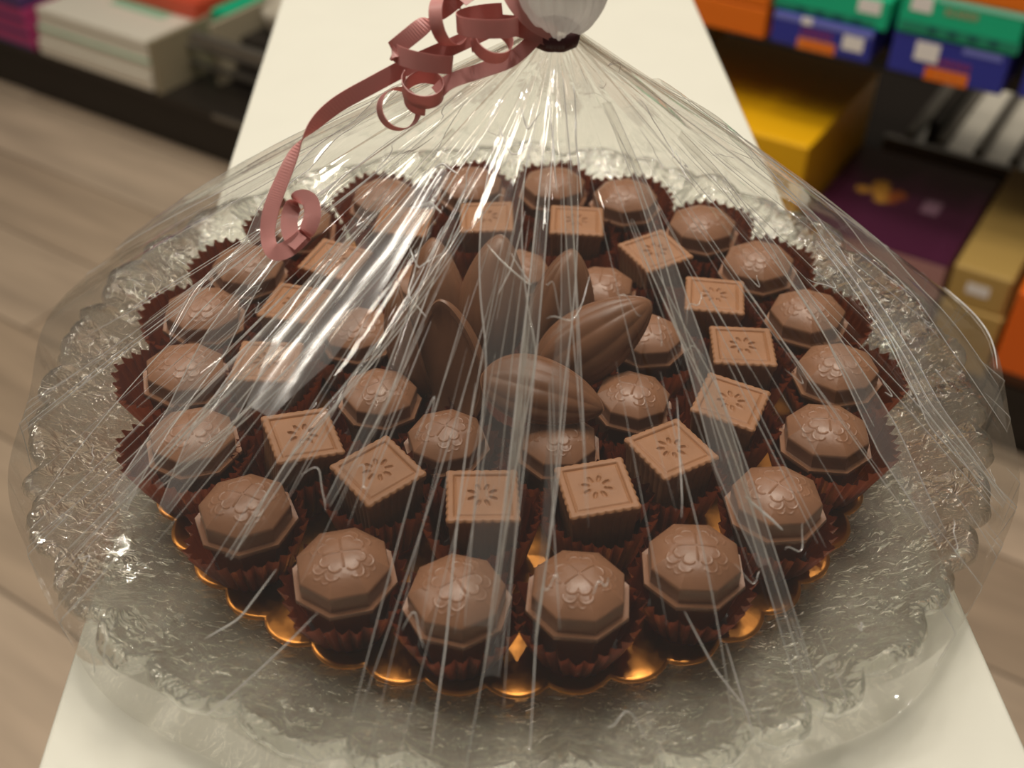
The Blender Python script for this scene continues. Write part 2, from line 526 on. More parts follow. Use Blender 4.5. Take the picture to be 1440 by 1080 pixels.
SQ = [
 (.0890, -144.5, 24, 'front left, tilted, beside the leftmost inner octagonal one'),
 (.0790, -121.5, 40, 'front left of centre, with a bright glare on its top'),
 (.0799, -96.0, 3, 'front row, nearest the centre line on the left, squarely turned'),
 (.0798, -69.0, 12, 'front row, right of the centre line, clear eight petal flower'),
 (.0775, -48.0, 32, 'front right, turned cornerwise with a glint on its flower'),
 (.0811, -23.5, -24, 'right side, turned cornerwise, in front of the upright flower one'),
 (.0845, -1.5, -3, 'right side, squarely turned with a sharp flower'),
 (.0838, 20.5, -8, 'right side, behind the squarely turned one, under the long fold'),
 (.0850, 46.5, 30, 'back right, cornerwise in front of the outer ring'),
 (.0870, 72.0, -3, 'back row, right of the neck folds, flat front edge'),
 (.0862, 96.5, 2, 'back row, partly hidden by the central folds'),
 (.0930, 120.0, -6, 'back left, under the dense glare lines'),
 (.0885, 144.0, -20, 'left back, right of the curled ribbon end'),
 (.0841, 165.5, -14, 'left side, behind the leftmost of the middle ring'),
 (.0873, 189.5, -2, 'leftmost of the middle ring, under the silvery stripe'),
]
for i, (r, a, rot, ph) in enumerate(SQ):
    an = math.radians(a); x, y = r * math.cos(an), r * math.sin(an)
    cup = put('paper_cup', CUP_SQ[i % 3], (x, y, ZB + .0001), an)
    tag(cup, 'brown cup of square chocolate, ' + ph, 'paper cup', 'brown paper cups of the square chocolates')
    rx, ry = [(0, 0), (.05, 0), (.0, .02), (.03, -.03), (-.02, .04), (.03, .05), (0, 0)][i % 7]
    if i == 0: rx, ry = .02, .18
    ch = put('square_chocolate', SQS[i % 2], (x, y, ZB + .0010), math.radians(rot), (rx, ry), 1.0)
    tag(ch, 'square chocolate, ' + ph, 'chocolate', 'square chocolates of the middle ring')

INN = [
 (.0523, -152, 'left front, below the standing almond pieces'),
 (.0507, -114, 'front left of centre, dark with a shiny front edge'),
 (.0505, -70, 'front right of centre, under the lying almond piece'),
 (.0492, -30, 'right front, behind the cornerwise square'),
 (.0525, 11, 'right, beside the tip of the leaning almond piece'),
 (.0555, 49, 'back right, behind the leaning almond piece'),
 (.0540, 88, 'back, hidden behind the central folds'),
 (.0560, 127, 'back left, under the bright curved glints'),
 (.0580, 167.5, 'left, under the bright silvery glare'),
]
for i, (r, a, ph) in enumerate(INN):
    an = math.radians(a); x, y = r * math.cos(an), r * math.sin(an)
    cup = put('paper_cup', CUP_IN[i % 3], (x, y, ZB + .0001), an)
    tag(cup, 'brown paper cup, inner ring, ' + ph, 'paper cup', 'brown paper cups of the inner ring')
    ch = put('octagonal_chocolate', DOMES[(i + 1) % 3], (x, y, ZB + .0012), i * .21 + .2, (.03 * math.sin(i), .04 * math.cos(i * 2)), .96)
    tag(ch, 'octagonal inner ring chocolate, ' + ph, 'chocolate', 'octagonal chocolates of the inner ring')

for i, (x, y, ph) in enumerate(((-.003, -.024, 'front one'), (.020, .010, 'right one'), (-.018, .014, 'back left one'), (.006, -.004, 'innermost one'))):  # cups added to fill the gaps under the heap with dark
    cup = put('paper_cup', CUP_IN[i % 3], (x, y, ZB + .0002), i * 1.3)
    tag(cup, 'added brown paper cup darkening the gap beneath the heaped almond chocolates, ' + ph, 'paper cup', 'added brown paper cups under the heap')
# almond shaped pieces heaped in the middle: centre, long axis, outward normal of the ridged side
PODS = [
 ((-.0215, -.0170, .0405), (-.12, .30, .95), (.40, .86, -.22), 'standing almond chocolate showing its dark flat face, left of the centre folds'),
 ((-.0330, -.0040, .0400), (-.22, .10, .95), (-.92, -.22, -.20), 'standing almond chocolate with ridged side, leaning on the flat faced one'),
 ((-.0060, .0140, .0470), (.10, .42, .90), (-.25, -.88, .42), 'amber lit almond chocolate standing at the back left of the heap'),
 ((.0180, .0130, .0430), (.16, .30, .94), (.30, -.90, .28), 'almond chocolate standing upright behind the central folds'),
 ((.0300, -.0060, .0440), (.80, .28, .50), (.05, -.80, .60), 'ridged almond chocolate leaning to the right with raised tip'),
 ((.0110, -.0365, .0445), (.95, -.26, -.12), (.12, -.42, .90), 'almond chocolate lying across the front inner octagonal chocolate'),
 ((-.0260, .0200, .0420), (-.10, .35, .92), (-.55, -.75, .30), 'almond chocolate at the back left of the heap, under the curved glints'),
]
for i, (c, ax, nm, lb) in enumerate(PODS):
    xx = Vector(ax).normalized(); zz = Vector(nm); zz = (zz - xx * zz.dot(xx)).normalized(); yy = zz.cross(xx)
    M = Matrix((xx, yy, zz)).transposed().to_4x4(); M.translation = Vector(c)
    o = bpy.data.objects.new('almond_chocolate', POD); COL.objects.link(o); o.matrix_world = M
    tag(o, lb, 'chocolate', 'almond shaped chocolates heaped in the centre')
    if i == 5: o.scale = (.88, .9, .9)

# ------------------------------------------------------------------ cellophane wrap
AP = np.array([.0125, .001, .1535])      # neck
RIMZ, RIMR = .030, .1755
def rim_r(th):
    return RIMR + .0035 * np.cos(2 * th + .5) + .003 * np.sin(3 * th + 1.0) + .0022 * np.sin(7 * th + .3) + .0014 * np.sin(13 * th)

NC = 150
cth = rng.uniform(0, 2 * PI, NC); cw = rng.uniform(.012, .10, NC); ca = rng.uniform(-1, 1, NC)
ct0 = rng.uniform(-.1, .25, NC); ct1 = rng.uniform(.35, 1.1, NC)
cslope = rng.uniform(-.10, .10, NC)
ca[(np.degrees(cth) % 360 > 244) & (np.degrees(cth) % 360 < 262)] *= .12   # the film lies smoother left of the middle tongue
def fold(th, t):
    """outward displacement in metres of the gathered film"""
    d = np.zeros(np.broadcast(th, t).shape)
    for k in range(NC):
        dth = (th - cth[k] - cslope[k] * t + PI) % (2 * PI) - PI
        w = cw[k]
        tent = np.clip(1 - np.abs(dth) / w, 0, 1)
        env = np.clip((t - ct0[k]) / .12, 0, 1) * np.clip((ct1[k] - t) / .25, 0, 1)
        d += ca[k] * w * .034 * tent * env * (.55 + t)
    return d

def film(th, t, off=0.0):
    th = np.asarray(th, float); t = np.asarray(t, float)
    tt = np.clip(t, 0, 1)
    rr = rim_r(th)
    rad = .0062 + (rr - .0062) * (tt ** .97)
    z = AP[2] - (AP[2] - RIMZ) * (tt ** .95) + .006 * np.sin(PI * tt) * (.3 + .2 * np.sin(3 * th))
    # below the rim the film drops and tucks under the platter
    v = np.clip(t - 1, 0, .5)
    under = np.clip(v / .22, 0, 1)
    rad = np.where(t > 1, rr - .002 * under - .0 * v, rad)
    z = np.where(t > 1, RIMZ - (RIMZ - .0016) * under + .0012 * np.sin(17 * th) * np.sin(PI * under), z)
    vv = np.clip((v - .22) / .28, 0, 1)
    rad = np.where(v > .22, rr - .002 - .055 * vv, rad)
    z = np.where(v > .22, .0010 + .0006 * (1 - vv), z)
    cx = AP[0] * (1 - tt); cy = AP[1] * (1 - tt)
    d = fold(th, np.minimum(t, 1.05)) * np.where(t > 1.15, 0.2, 1) + off
    d = d * np.where(v > .2, .1, 1)
    # pleats crowd near the neck
    neck = np.exp(-tt / .16)
    d = d + .0016 * neck * (np.abs((th * 26 / (2 * PI)) % 1 * 2 - 1) - .5) + .0007 * neck * np.sin(th * 41 + 3)
    nz_ = .80
    x = cx + (rad + d * .58) * np.cos(th); y = cy + (rad + d * .58) * np.sin(th)
    z = z + d * nz_
    z = np.maximum(z, .0007)
    return np.stack([x, y, z], -1)

def build_wrap():
    T = 2200
    th = np.linspace(0, 2 * PI, T, endpoint=False)
    ts = np.concatenate([np.linspace(0, .3, 28), np.linspace(.3, 1, 50)[1:], np.linspace(1, 1.22, 9)[1:], np.linspace(1.22, 1.5, 4)[1:]])
    A, B = np.meshgrid(th, ts)
    P = film(A, B)
    # soft small crumples
    me = ring_mesh('cellophane_wrap', P)
    w = link('cellophane_wrap', me, [M_film], smooth=False)
    tag(w, 'clear cellophane wrap gathered to a tied neck over the chocolate platter', 'wrapping')
    return w
WRAP = build_wrap()

def tube(V, F, pts, r, k=6, flat=1.0):
    pts = np.array(pts, float)
    n = len(pts)
    tan = np.gradient(pts, axis=0); tan /= np.linalg.norm(tan, axis=1)[:, None] + 1e-12
    up = np.array([.13, -.21, 1.0])
    b = len(V)
    for i in range(n):
        a = np.cross(tan[i], up); a /= np.linalg.norm(a) + 1e-9; c = np.cross(a, tan[i])
        rad = r * (math.sin(PI * min(1, max(0, (i + .15) / (n - .7)))) ** .4)
        for j in range(k):
            q = 2 * PI * j / k
            V.append(tuple(pts[i] + rad * (math.cos(q) * a + flat * math.sin(q) * c)))
    for i in range(n - 1):
        for j in range(k):
            F.append((b + i * k + j, b + i * k + (j + 1) % k, b + (i + 1) * k + (j + 1) % k, b + (i + 1) * k + j))

def flap(pts, ws, off=.0012, bulge=.0008, mat=None, edges=(0, 1)):
    """a doubled-over tongue of film running down from the neck; pts: (deg, t) stations, ws: widths in metres"""
    n = 60; V, F = [], []; m = 13
    u0 = np.linspace(0, 1, len(pts)); u = np.linspace(0, 1, n)
    ang = np.interp(u, u0, [p[0] for p in pts]); ts = np.interp(u, u0, [p[1] for p in pts]); wd = np.interp(u, np.linspace(0, 1, len(ws)), ws)
    # soften the corners of the polyline
    for _ in range(6):
        ang[1:-1] = (ang[:-2] + 2 * ang[1:-1] + ang[2:]) / 4
    for i in range(n):
        c = math.radians(ang[i]); t = ts[i]
        w = wd[i] / (.006 + .17 * t)
        q = np.linspace(-.5, .5, m)
        P = film(c + q * w, np.full(m, t), off)
        P[:, 2] += bulge * np.cos(PI * q) * .8
        V += [tuple(p) for p in P]
    for i in range(n - 1):
        for j in range(m - 1):
            F.append((i * m + j, i * m + j + 1, (i + 1) * m + j + 1, (i + 1) * m + j))
    o = link('doubled_pleat', mesh('doubled_pleat', V, F), [mat or M_flap], WRAP, smooth=True)
    V2, F2 = [], []
    for e in edges:
        j = (m - 1) * e
        tube(V2, F2, [V[i * m + j] for i in range(n)], .00020)
    if V2: link('crease_edge_highlight', mesh('crease_edge_highlight', V2, F2), [M_crease], o)
    return o

D = math.radians
M_glare = mat_film('glare_cellophane', haze=.13, gain=3.0, rough=.22, bump=.1, refl_floor=.10)
M_veil = mat_film('layered_cellophane', haze=.11, gain=2.2, rough=.10, bump=.2)
flap([(-108, .15), (-94, .45), (-94, .80)], (.010, .013, .006), .0016, .0006)              # broad central tongue
flap([(-90, .10), (-91, .45), (-92, .86)], (.002, .004, .004), .0024, .0010)
flap([(-80, .19), (-86, .5), (-88, .82)], (.003, .004, .001), .0020, .0008, edges=(1,))
flap([(-118, .20), (-114, .54), (-115, .70)], (.002, .004, .002), .0014, .0010)
flap([(-50, .10), (-58, .38), (-61, .65), (-61, .80)], (.003, .005, .008, .003), .0014, .0008, M_veil)
flap([(-62, .28), (-59, .55), (-61, .95)], (.001, .004, .006), .0014, .0008)
flap([(-18, .20), (-30, .57), (-35, .74), (-38, .9)], (.004, .006, .014, .006), .0016, .0010, M_veil)
flap([(12, .30), (-8, .56), (-24, .78), (-26, .97)], (.004, .007, .014, .004), .0016, .0012, M_veil)
flap([(30, .20), (10, .60), (-10, .97)], (.006, .012, .024), .0012, .0012)
flap([(-129, .22), (-131, .40), (-132, .52), (-131, .62)], (.006, .018, .022, .010), .0030, .0008, M_glare, edges=())  # added flap, curved and hazed to make the wide left glare
flap([(-150, .25), (-142, .45), (-136, .68), (-134, .80)], (.004, .008, .012, .004), .0016, .0014, M_veil)
flap([(-165, .30), (-150, .60), (-140, .84)], (.004, .010, .012), .0016, .0012, M_veil)
flap([(160, .20), (158, .60), (155, .95)], (.006, .016, .030), .0012, .0012)
flap([(-141, .16), (-138, .50), (-141, .94)], (.002, .003, .003), .0016, .0008)
flap([(-127, .27), (-131, .55), (-137, .78)], (.003, .003, .002), .0018, .0009)
flap([(-113, .29), (-122, .60), (-123, .81)], (.003, .003, .002), .0016, .0008)
flap([(150, .18), (175, .40), (201, .66)], (.004, .008, .004), .0014, .0010, M_veil)

def creases():
    V, F = [], []
    r = np.random.default_rng(21)
    # the strongest pull lines and glints, shine put in as whitish tubes: (deg, t) stations and thickness
    for pts, w in (
        ([(-137.5, .17), (-139, .5), (-140.5, .944)], .00026), ([(187, .13), (198, .5), (209, .944)], .00022), ([(-127.5, .278), (-136.8, .781)], .00028),
        ([(-113.2, .295), (-123.5, .654), (-122.8, .811)], .00028), ([(-117.5, .799), (-118.7, .875), (-121, .916)], .00030), ([(-110.8, .823), (-117.3, 1.0)], .00022),
        ([(-99.5, .492), (-96.8, .816), (-96.5, .95)], .00028), ([(-83.5, .455), (-87.8, .791), (-88, .95)], .00024), ([(-49.8, .101), (-58.2, .381), (-61.3, .646)], .00024),
        ([(-62.5, .3), (-59, .555), (-60.8, .953)], .00028), ([(-18, .273), (-31, .573), (-34.8, .715)], .00024), ([(-5, .506), (-22.2, .767), (-25.2, .97)], .00034),
        ([(-8, .50), (-24, .75), (-27, .95)], .00024), ([(-72, .813), (-70, .897), (-67, .978)], .00026), ([(-68.2, .872), (-67.5, 1.0)], .00024), ([(-65.2, .543), (-70, .70)], .00024),
        ([(14.8, .978), (6, .99), (-2, .978)], .00040), ([(-60, .70), (-57, .76)], .0005), ([(-136.8, .231), (-133.2, .205), (-124, .215)], .0004), ([(-133, .28), (-128, .262), (-122, .275)], .0004),
        ([(-126, .33), (-120, .36), (-116, .33)], .0003), ([(-124, .30), (-119, .40), (-113, .42)], .0003), ([(-105, .30), (-98, .33), (-91, .36), (-98, .31)], .0003),
        ([(-96, .25), (-97, .33), (-99, .37)], .00022), ([(-93, .07), (-88, .14), (-86, .22)], .0003), ([(-70, .06), (-76, .14), (-77, .23)], .0003), ([(-80, .05), (-80, .2)], .00026),
        ([(-110, .10), (-102, .13), (-96, .10)], .0003), ([(-120, .13), (-106, .17), (-98, .15)], .00034), ([(150, .55), (150, .92)], .0003), ([(146, .5), (151, .92)], .0003)):
        n = 40; u0 = np.linspace(0, 1, len(pts)); u = np.linspace(0, 1, n)
        a = np.interp(u, u0, [D(p[0]) for p in pts]); t = np.interp(u, u0, [p[1] for p in pts])
        for _ in range(10):
            a[1:-1] = (a[:-2] + 2 * a[1:-1] + a[2:]) / 4; t[1:-1] = (t[:-2] + 2 * t[1:-1] + t[2:]) / 4
        tube(V, F, film(a, t, .0006), w * .8)
    o = link('crease_highlight', mesh('crease_highlight', V, F), [M_sharp], WRAP)
    o['kind'] = 'stuff'
    V, F = [], []
    # straight pull lines fanning from the neck
    for k in range(150):
        if k < 62: a = r.uniform(D(-175), D(-118))
        elif k < 100: a = r.uniform(D(-118), D(-70))
        elif k < 130: a = r.uniform(D(-70), D(15))
        else: a = r.uniform(D(15), D(185))
        t0 = r.uniform(.08, .6); t1 = min(.99, t0 + r.uniform(.12, .6))
        sl = r.uniform(-.10, .10) * (t1 - t0)
        n = 26
        ts = np.linspace(t0, t1, n)
        th = a + sl * np.linspace(0, 1, n)
        tube(V, F, film(th, ts, .0003), r.uniform(.00006, .00017))
    o = link('pull_line_highlight', mesh('pull_line_highlight', V, F), [M_crease], WRAP)
    o['kind'] = 'stuff'
    # short crumpled kinks, their highlights put in as whitish tubes
    V, F = [], []
    for k in range(60):
        a = r.uniform(D(-170), D(20)) if k < 48 else r.uniform(0, 2 * PI)
        t = r.uniform(.12, .95)
        n = 14; u = np.linspace(0, 1, n)
        L = r.uniform(.004, .016) / (.01 + .17 * t)
        sgn = r.choice([-1, 1])
        th = a + L * (u - .5) * r.uniform(.2, 1)
        tt = t + sgn * L * .3 * (u - .5) + r.uniform(-.03, .03) * np.sin(PI * u) + .008 * np.sin(u * 7 + k)
        tube(V, F, film(th, tt, .0003), r.uniform(.00010, .0002))
    # wrinkles where the film turns over the platter edge
    for k in range(46):
        a = r.uniform(0, 2 * PI)
        t0 = r.uniform(.86, .98); t1 = r.uniform(1.02, 1.2); n = 14
        ts = np.linspace(t0, t1, n); th = a + r.uniform(-.06, .06) * np.linspace(0, 1, n) ** 2
        tube(V, F, film(th, ts, .0003), r.uniform(.00008, .00018))
    o = link('crumple_highlight', mesh('crumple_highlight', V, F), [M_crease], WRAP)
    o['kind'] = 'stuff'
creases()

# gathered puff above the tie
def puff():
    T = 260; th = np.linspace(0, 2 * PI, T, endpoint=False)
    rings = []
    for u in np.linspace(0, 1, 40):
        r = .0058 + .0085 * math.sin(PI * min(1, u * 1.25) * .8) ** .8
        if u > .8: r = max(.002, r * (1 - (u - .8) * 3.2))
        z = .1555 + .030 * u
        pl = .0009 * np.abs(np.sin(th * 13 + u * 2)) + .0006 * np.sin(th * 7 - u * 5)
        rr = r + pl * (1 - .4 * u)
        rings.append(np.stack([AP[0] + .001 + rr * np.cos(th), AP[1] + rr * np.sin(th), np.full(T, z) + .0008 * np.sin(th * 5 + u * 8)], -1))
    m = mat_film('bunched_cellophane', haze=.78, gain=2.0, rough=.1, bump=.8, refl_floor=.08)
    o = link('gathered_puff', ring_mesh('gathered_puff', np.array(rings), False, True), [m], WRAP)
puff()

# ------------------------------------------------------------------ ribbon
RIB = empty('curling_ribbon', (float(AP[0]), float(AP[1]), float(AP[2])))
tag(RIB, 'mauve satin curling ribbon tied round the neck of the wrap, one long tail hanging left', 'ribbon')
def to_local(o):
    o.location = (-float(AP[0]), -float(AP[1]), -float(AP[2]))
    return o
def catmull(P, n=14):
    P = [Vector(p) for p in P]; P = [P[0] * 2 - P[1]] + P + [P[-1] * 2 - P[-2]]
    out = []
    for i in range(1, len(P) - 2):
        for k in range(n):
            t = k / n
            out.append(.5 * ((2 * P[i]) + (-P[i - 1] + P[i + 1]) * t + (2 * P[i - 1] - 5 * P[i] + 4 * P[i + 1] - P[i + 2]) * t * t + (-P[i - 1] + 3 * P[i] - 3 * P[i + 1] + P[i + 2]) * t ** 3))
    out.append(P[-2])
    return out
def ribbon(name, pts, wdirs, width=.0052, n=14, mat=None):
    C = catmull(pts, n); W = catmull(wdirs, n)
    V, F = [], []
    K = len(C); th = .00012
    for i in range(K):
        tan = (C[min(i + 1, K - 1)] - C[max(i - 1, 0)]).normalized()
        w = W[i] - tan * W[i].dot(tan)
        w = w.normalized() if w.length > 1e-6 else Vector((0, 0, 1))
        nn = tan.cross(w).normalized()
        for s, t in ((-1, -1), (1, -1), (1, 1), (-1, 1)):
            V.append(tuple(C[i] + w * (s * width / 2) + nn * (t * th)))
    for i in range(K - 1):
        for j in range(4):
            F.append((i * 4 + j, i * 4 + (j + 1) % 4, (i + 1) * 4 + (j + 1) % 4, (i + 1) * 4 + j))
    F.append((3, 2, 1, 0)); b = (K - 1) * 4; F.append((b, b + 1, b + 2, b + 3))
    o = link(name, mesh(name, V, F), [mat or M_ribbon], RIB, smooth=False)
    return to_local(o)
def helix(c, axis, r0, r1, a0, a1, pitch_, n=16, ref=(1, 0, 0), squash=1.0):
    ax = Vector(axis).normalized(); e1 = Vector(ref); e1 = (e1 - ax * e1.dot(ax)).normalized(); e2 = ax.cross(e1)
    P, W = [], []
    for i in range(n + 1):
        u = i / n; a = math.radians(a0 + (a1 - a0) * u); r = r0 + (r1 - r0) * u
        P.append(Vector(c) + ax * (pitch_ * (u - .5)) + e1 * (r * math.cos(a)) + e2 * (r * math.sin(a) * squash))
        W.append(ax)
    return P, W
UPI = Vector((0, .64, .77))   # roughly the lie of the coils in space
TOV = Vector((0, -.77, .64))
# tie band
T = 48; th = np.linspace(0, 2 * PI, T, endpoint=False)
rings = []
for r, z in ((.0064, .1515), (.0073, .1518), (.0076, .1530), (.0077, .1545), (.0074, .1560), (.0064, .1564)):
    rr = r + .0002 * np.sin(th * 9)
    rings.append(np.stack([AP[0] + rr * np.cos(th), AP[1] + rr * np.sin(th), z + .0006 * np.sin(th)], -1))
o = link('tie_band', ring_mesh('tie_band', np.array(rings)), [M_tie], RIB); to_local(o); o['label'] = 'dark plum tie band'
def lift(p, k=0.0): return Vector(p) + TOV * k
# coil beside the long tail
P1, W1 = helix((-.0262, -.0095, .1495), (.10, .25, .95), .0088, .0082, 200, 520, -.004, 20)
pts = [Vector((-.010, .004, .1720)), Vector((-.0160, -.0010, .1655)), Vector((-.0265, -.0075, .1590)), Vector((-.0340, -.0125, .1545))] + P1
wd = [Vector((.6, .2, -.3)), Vector((.6, .2, -.3)), Vector((.5, .5, .5)), Vector((.3, .4, .8))] + W1
ribbon('ribbon_curl', pts, wd)
P2, W2 = helix((-.0262, -.0150, .1430), (.05, -.35, .94), .0062, .0056, 150, 640, -.0045, 26)
ribbon('ribbon_curl', P2, W2)
# long tail out of the coil to the left, down, and curling on the film
tail = [(-.0060, .000, .1560), (-.0170, -.0060, .1530), (-.0290, -.0100, .1490), (-.0400, -.0150, .1450), (-.0530, -.0200, .1390), (-.0620, -.0250, .1310), (-.0680, -.0310, .1210), (-.0715, -.0360, .1130),
        (-.0722, -.0400, .1075), (-.0702, -.0440, .1050), (-.0660, -.0440, .1058), (-.0612, -.0400, .1085), (-.0590, -.0360, .1125), (-.0600, -.0330, .1160), (-.0632, -.0335, .1165), (-.0655, -.0370, .1130), (-.0650, -.0410, .1090), (-.0620, -.0430, .1070)]
tw = [(.2, .4, .9), (.2, .4, .9), (.2, .4, .9), (.25, .3, .9), (.4, .2, .85), (.6, .1, .75), (.85, .0, .5), (.97, -.05, .25),
      (.95, -.2, .3), (.7, .1, .6), (.5, .5, .6), (.5, .6, .5), (.5, .6, .5), (.5, .6, .5), (.5, .6, .5), (.5, .6, .5), (.5, .6, .5), (.5, .6, .5)]
ribbon('ribbon_curl', tail, tw, .0050)
# short pink loop below the coil
P3, W3 = helix((-.0335, -.0165, .1375), (.35, -.62, .45), .0062, .0058, 20, 400, .002, 20, squash=1.0)
ribbon('ribbon_curl', [Vector((-.0235, -.0165, .1400))] + P3, [W3[0]] + W3, .0050)
# coil close to the knot
P4, W4 = helix((-.0075, -.0065, .1600), (-.05, .22, .97), .0088, .0090, 60, 420, -.0035, 22)
ribbon('ribbon_curl', P4 + [Vector((.004, -.004, .157)), Vector((.0125, -.0055, .1550))], W4 + [Vector((0, .3, .9)), Vector((0, .3, .9))])
P5, W5 = helix((-.0060, -.0100, .1555), (.25, -.45, .85), .0062, .0052, 170, 560, -.003, 22)
ribbon('ribbon_curl', P5, W5, .0048)
P6, W6 = helix((-.0190, -.0050, .1600), (.85, -.35, .25), .0072, .0070, 40, 330, .002, 18)
ribbon('ribbon_curl', P6, W6, .0044)
ribbon('ribbon_curl', [(.0125, -.0050, .1560), (.0060, -.0065, .1600), (.0010, -.0060, .1650), (-.0030, -.0020, .1710), (-.006, .001, .178)], [(.5, .4, .5)] * 5, .0045)
ribbon('ribbon_curl', [(.0080, -.0040, .1560), (.0000, -.0080, .1500), (-.0090, -.0110, .1475), (-.0180, -.0130, .1450), (-.0225, -.0150, .1420)], [(.2, .6, .7)] * 5, .0045)
ribbon('ribbon_curl', [(.0050, -.003, .1600), (-.004, .002, .170), (-.012, .004, .171), (-.016, .001, .168), (-.012, -.003, .165)], [(.2, .7, .5)] * 5, .0045)

# ------------------------------------------------------------------ shop floor and shelving
ZF = -.83
def mat_floor():
    t = NT('greyed_oak_planks')
    tc = t.n('ShaderNodeTexCoord'); mp = t.n('ShaderNodeMapping')
    t.l(tc.outputs['Object'], mp.inputs[0])
    br = t.n('ShaderNodeTexBrick'); br.inputs['Scale'].default_value = 1; br.inputs['Brick Width'].default_value = 1.4; br.inputs['Row Height'].default_value = .19
    br.inputs['Mortar Size'].default_value = .002; br.inputs['Color1'].default_value = srgb(186, 165, 142); br.inputs['Color2'].default_value = srgb(158, 137, 114); br.inputs['Mortar'].default_value = srgb(96, 82, 66)
    t.l(mp.outputs[0], br.inputs['Vector'])
    m2 = t.n('ShaderNodeMapping'); m2.inputs['Scale'].default_value = (1.5, 14, 1); t.l(tc.outputs['Object'], m2.inputs[0])
    nz = t.n('ShaderNodeTexNoise'); nz.inputs['Scale'].default_value = 1.6; nz.inputs['Detail'].default_value = 6; t.l(m2.outputs[0], nz.inputs['Vector'])
    mr = t.n('ShaderNodeMapRange'); mr.inputs[1].default_value = .3; mr.inputs[2].default_value = .7; mr.inputs[3].default_value = .78; mr.inputs[4].default_value = 1.15
    t.l(nz.outputs['Fac'], mr.inputs[0])
    vm = t.n('ShaderNodeVectorMath', operation='SCALE'); t.l(br.outputs[0], vm.inputs[0]); t.l(mr.outputs[0], vm.inputs['Scale'])
    p = t.n('ShaderNodeBsdfPrincipled'); p.inputs['Roughness'].default_value = .45; p.inputs['Specular IOR Level'].default_value = .4
    t.l(vm.outputs[0], p.inputs['Base Color']); t.l(p.outputs[0], t.out.inputs[0]); return t.m
V, F = [], []
box_geo(V, F, -5, 4, -4, 4, -.05, 0)
fl = link('floor', mesh('floor', V, F), [mat_floor()], smooth=False)
tag(fl, 'greyish oak plank floor', None, kind='structure')
wl_V, wl_F = [], []
box_geo(wl_V, wl_F, -6, 5, 0, .1, -.83, 2.3)
wl = link('wall_back', mesh('wall_back', wl_V, wl_F), [pbsdf('beige_plaster', srgb(170, 160, 142), .8)], smooth=False)
tag(wl, 'beige shop wall behind the shelving', None, kind='structure')
wl.location = (.68 + .5329 * 2.7, .88 + .8462 * 2.7, 0); wl.rotation_euler = (0, 0, math.atan2(-.53288, .84619))
SH_O = Vector((.68, .88, 0)); SH_A = math.atan2(-.53288, .84619)   # shelf run direction
fl.location = (.68, .88, ZF); fl.rotation_euler = (0, 0, SH_A + PI * 0)

def shelf_empty(name, s, d, z):
    S = Vector((.84619, -.53288, 0)); N = Vector((.53288, .84619, 0))
    p = SH_O + S * s + N * d
    return empty(name, (p.x, p.y, z), SH_A)

def flat(name, col, rough=.6, **k): return pbsdf(name, col, rough=rough, **k)
M_dark = flat('black_brown_metal', srgb(34, 27, 20), .5)
M_grey = flat('grey_steel', srgb(120, 114, 104), .35, metal=.5)
M_label = flat('white_sticker', srgb(240, 234, 228), .6)

def shelving():
    g = shelf_empty('shop_shelving', 0, 0, 0)
    tag(g, 'long dark metal shop shelving unit running behind the table, full of boxes', 'shelving')
    def part(name, s0, s1, d0, d1, z0, z1, m):
        V, F = [], []; box_geo(V, F, s0, s1, d0, d1, z0, z1)
        return link(name, mesh(name, V, F), [m], g, smooth=False)
    part('base_deck', -3.6, 1.4, 0.0, .95, -.715, -.7004, M_dark)
    part('kick_panel', -3.6, 1.4, .03, .05, ZF, -.715, M_dark)
    part('back_panel', -3.6, 1.4, .93, .95, -.70, -.40, M_dark)
    part('shelf_board', -1.02, 1.4, .11, .46, -.3395, -.3195, M_dark)
    part('side_panel', -1.654, -1.643, .0, .26, -.70, -.592, flat('beige_panel', srgb(150, 138, 112), .5))
    part('side_panel', -1.585, -1.573, .10, .34, -.70, -.575, flat('beige_panel', srgb(176, 164, 138), .5))
    part('upright_post', .02, .045, .45, .475, -.70, -.3395, M_grey)
    part('rear_rail', -1.60, -1.15, .06, .08, -.60, -.585, M_grey)
    for z in (-.665, -.63):
        part('wire_rail', -1.64, -1.1, .085, .097, z, z + .006, flat('dull_rail', srgb(90, 84, 76), .4))
    part('front_lip', -1.50, -1.36, -.004, .0, -.712, -.702, M_grey)
    for k, ss in enumerate((-.298, -.247, -.182, -.122, -.056)):
        part('divider', ss, ss + .014, .47, .90, -.66, -.60, M_grey)
    part('rack_front_rail', -.33, .0, .455, .47, -.66, -.612, flat('pale_steel_rail', srgb(150, 142, 130), .5))
shelving()

def carton(name, s0, s1, d0, d1, z0, z1, mat, label, cat='box', group=None, bev=.003):
    e = shelf_empty(name, (s0 + s1) / 2, d0, z0)
    w = (s1 - s0) / 2
    V, F = [], []
    box_geo(V, F, -w, w, 0, d1 - d0, 0, z1 - z0)
    b = link('carton', mesh('carton', V, F), [mat], e, smooth=False); bevel(b, bev, 2)
    tag(e, label, cat, group)
    return e
def decal(parent, name, x0, x1, z0, z1, mat, y=-.0006, top=False, hz=0, y0=0, y1=0):
    V, F = [], []
    if top: box_geo(V, F, x0, x1, y0, y1, hz, hz + .0006)
    else: box_geo(V, F, x0, x1, y, 0.0005, z0, z1)
    return link(name, mesh(name, V, F), [mat], parent, smooth=False)

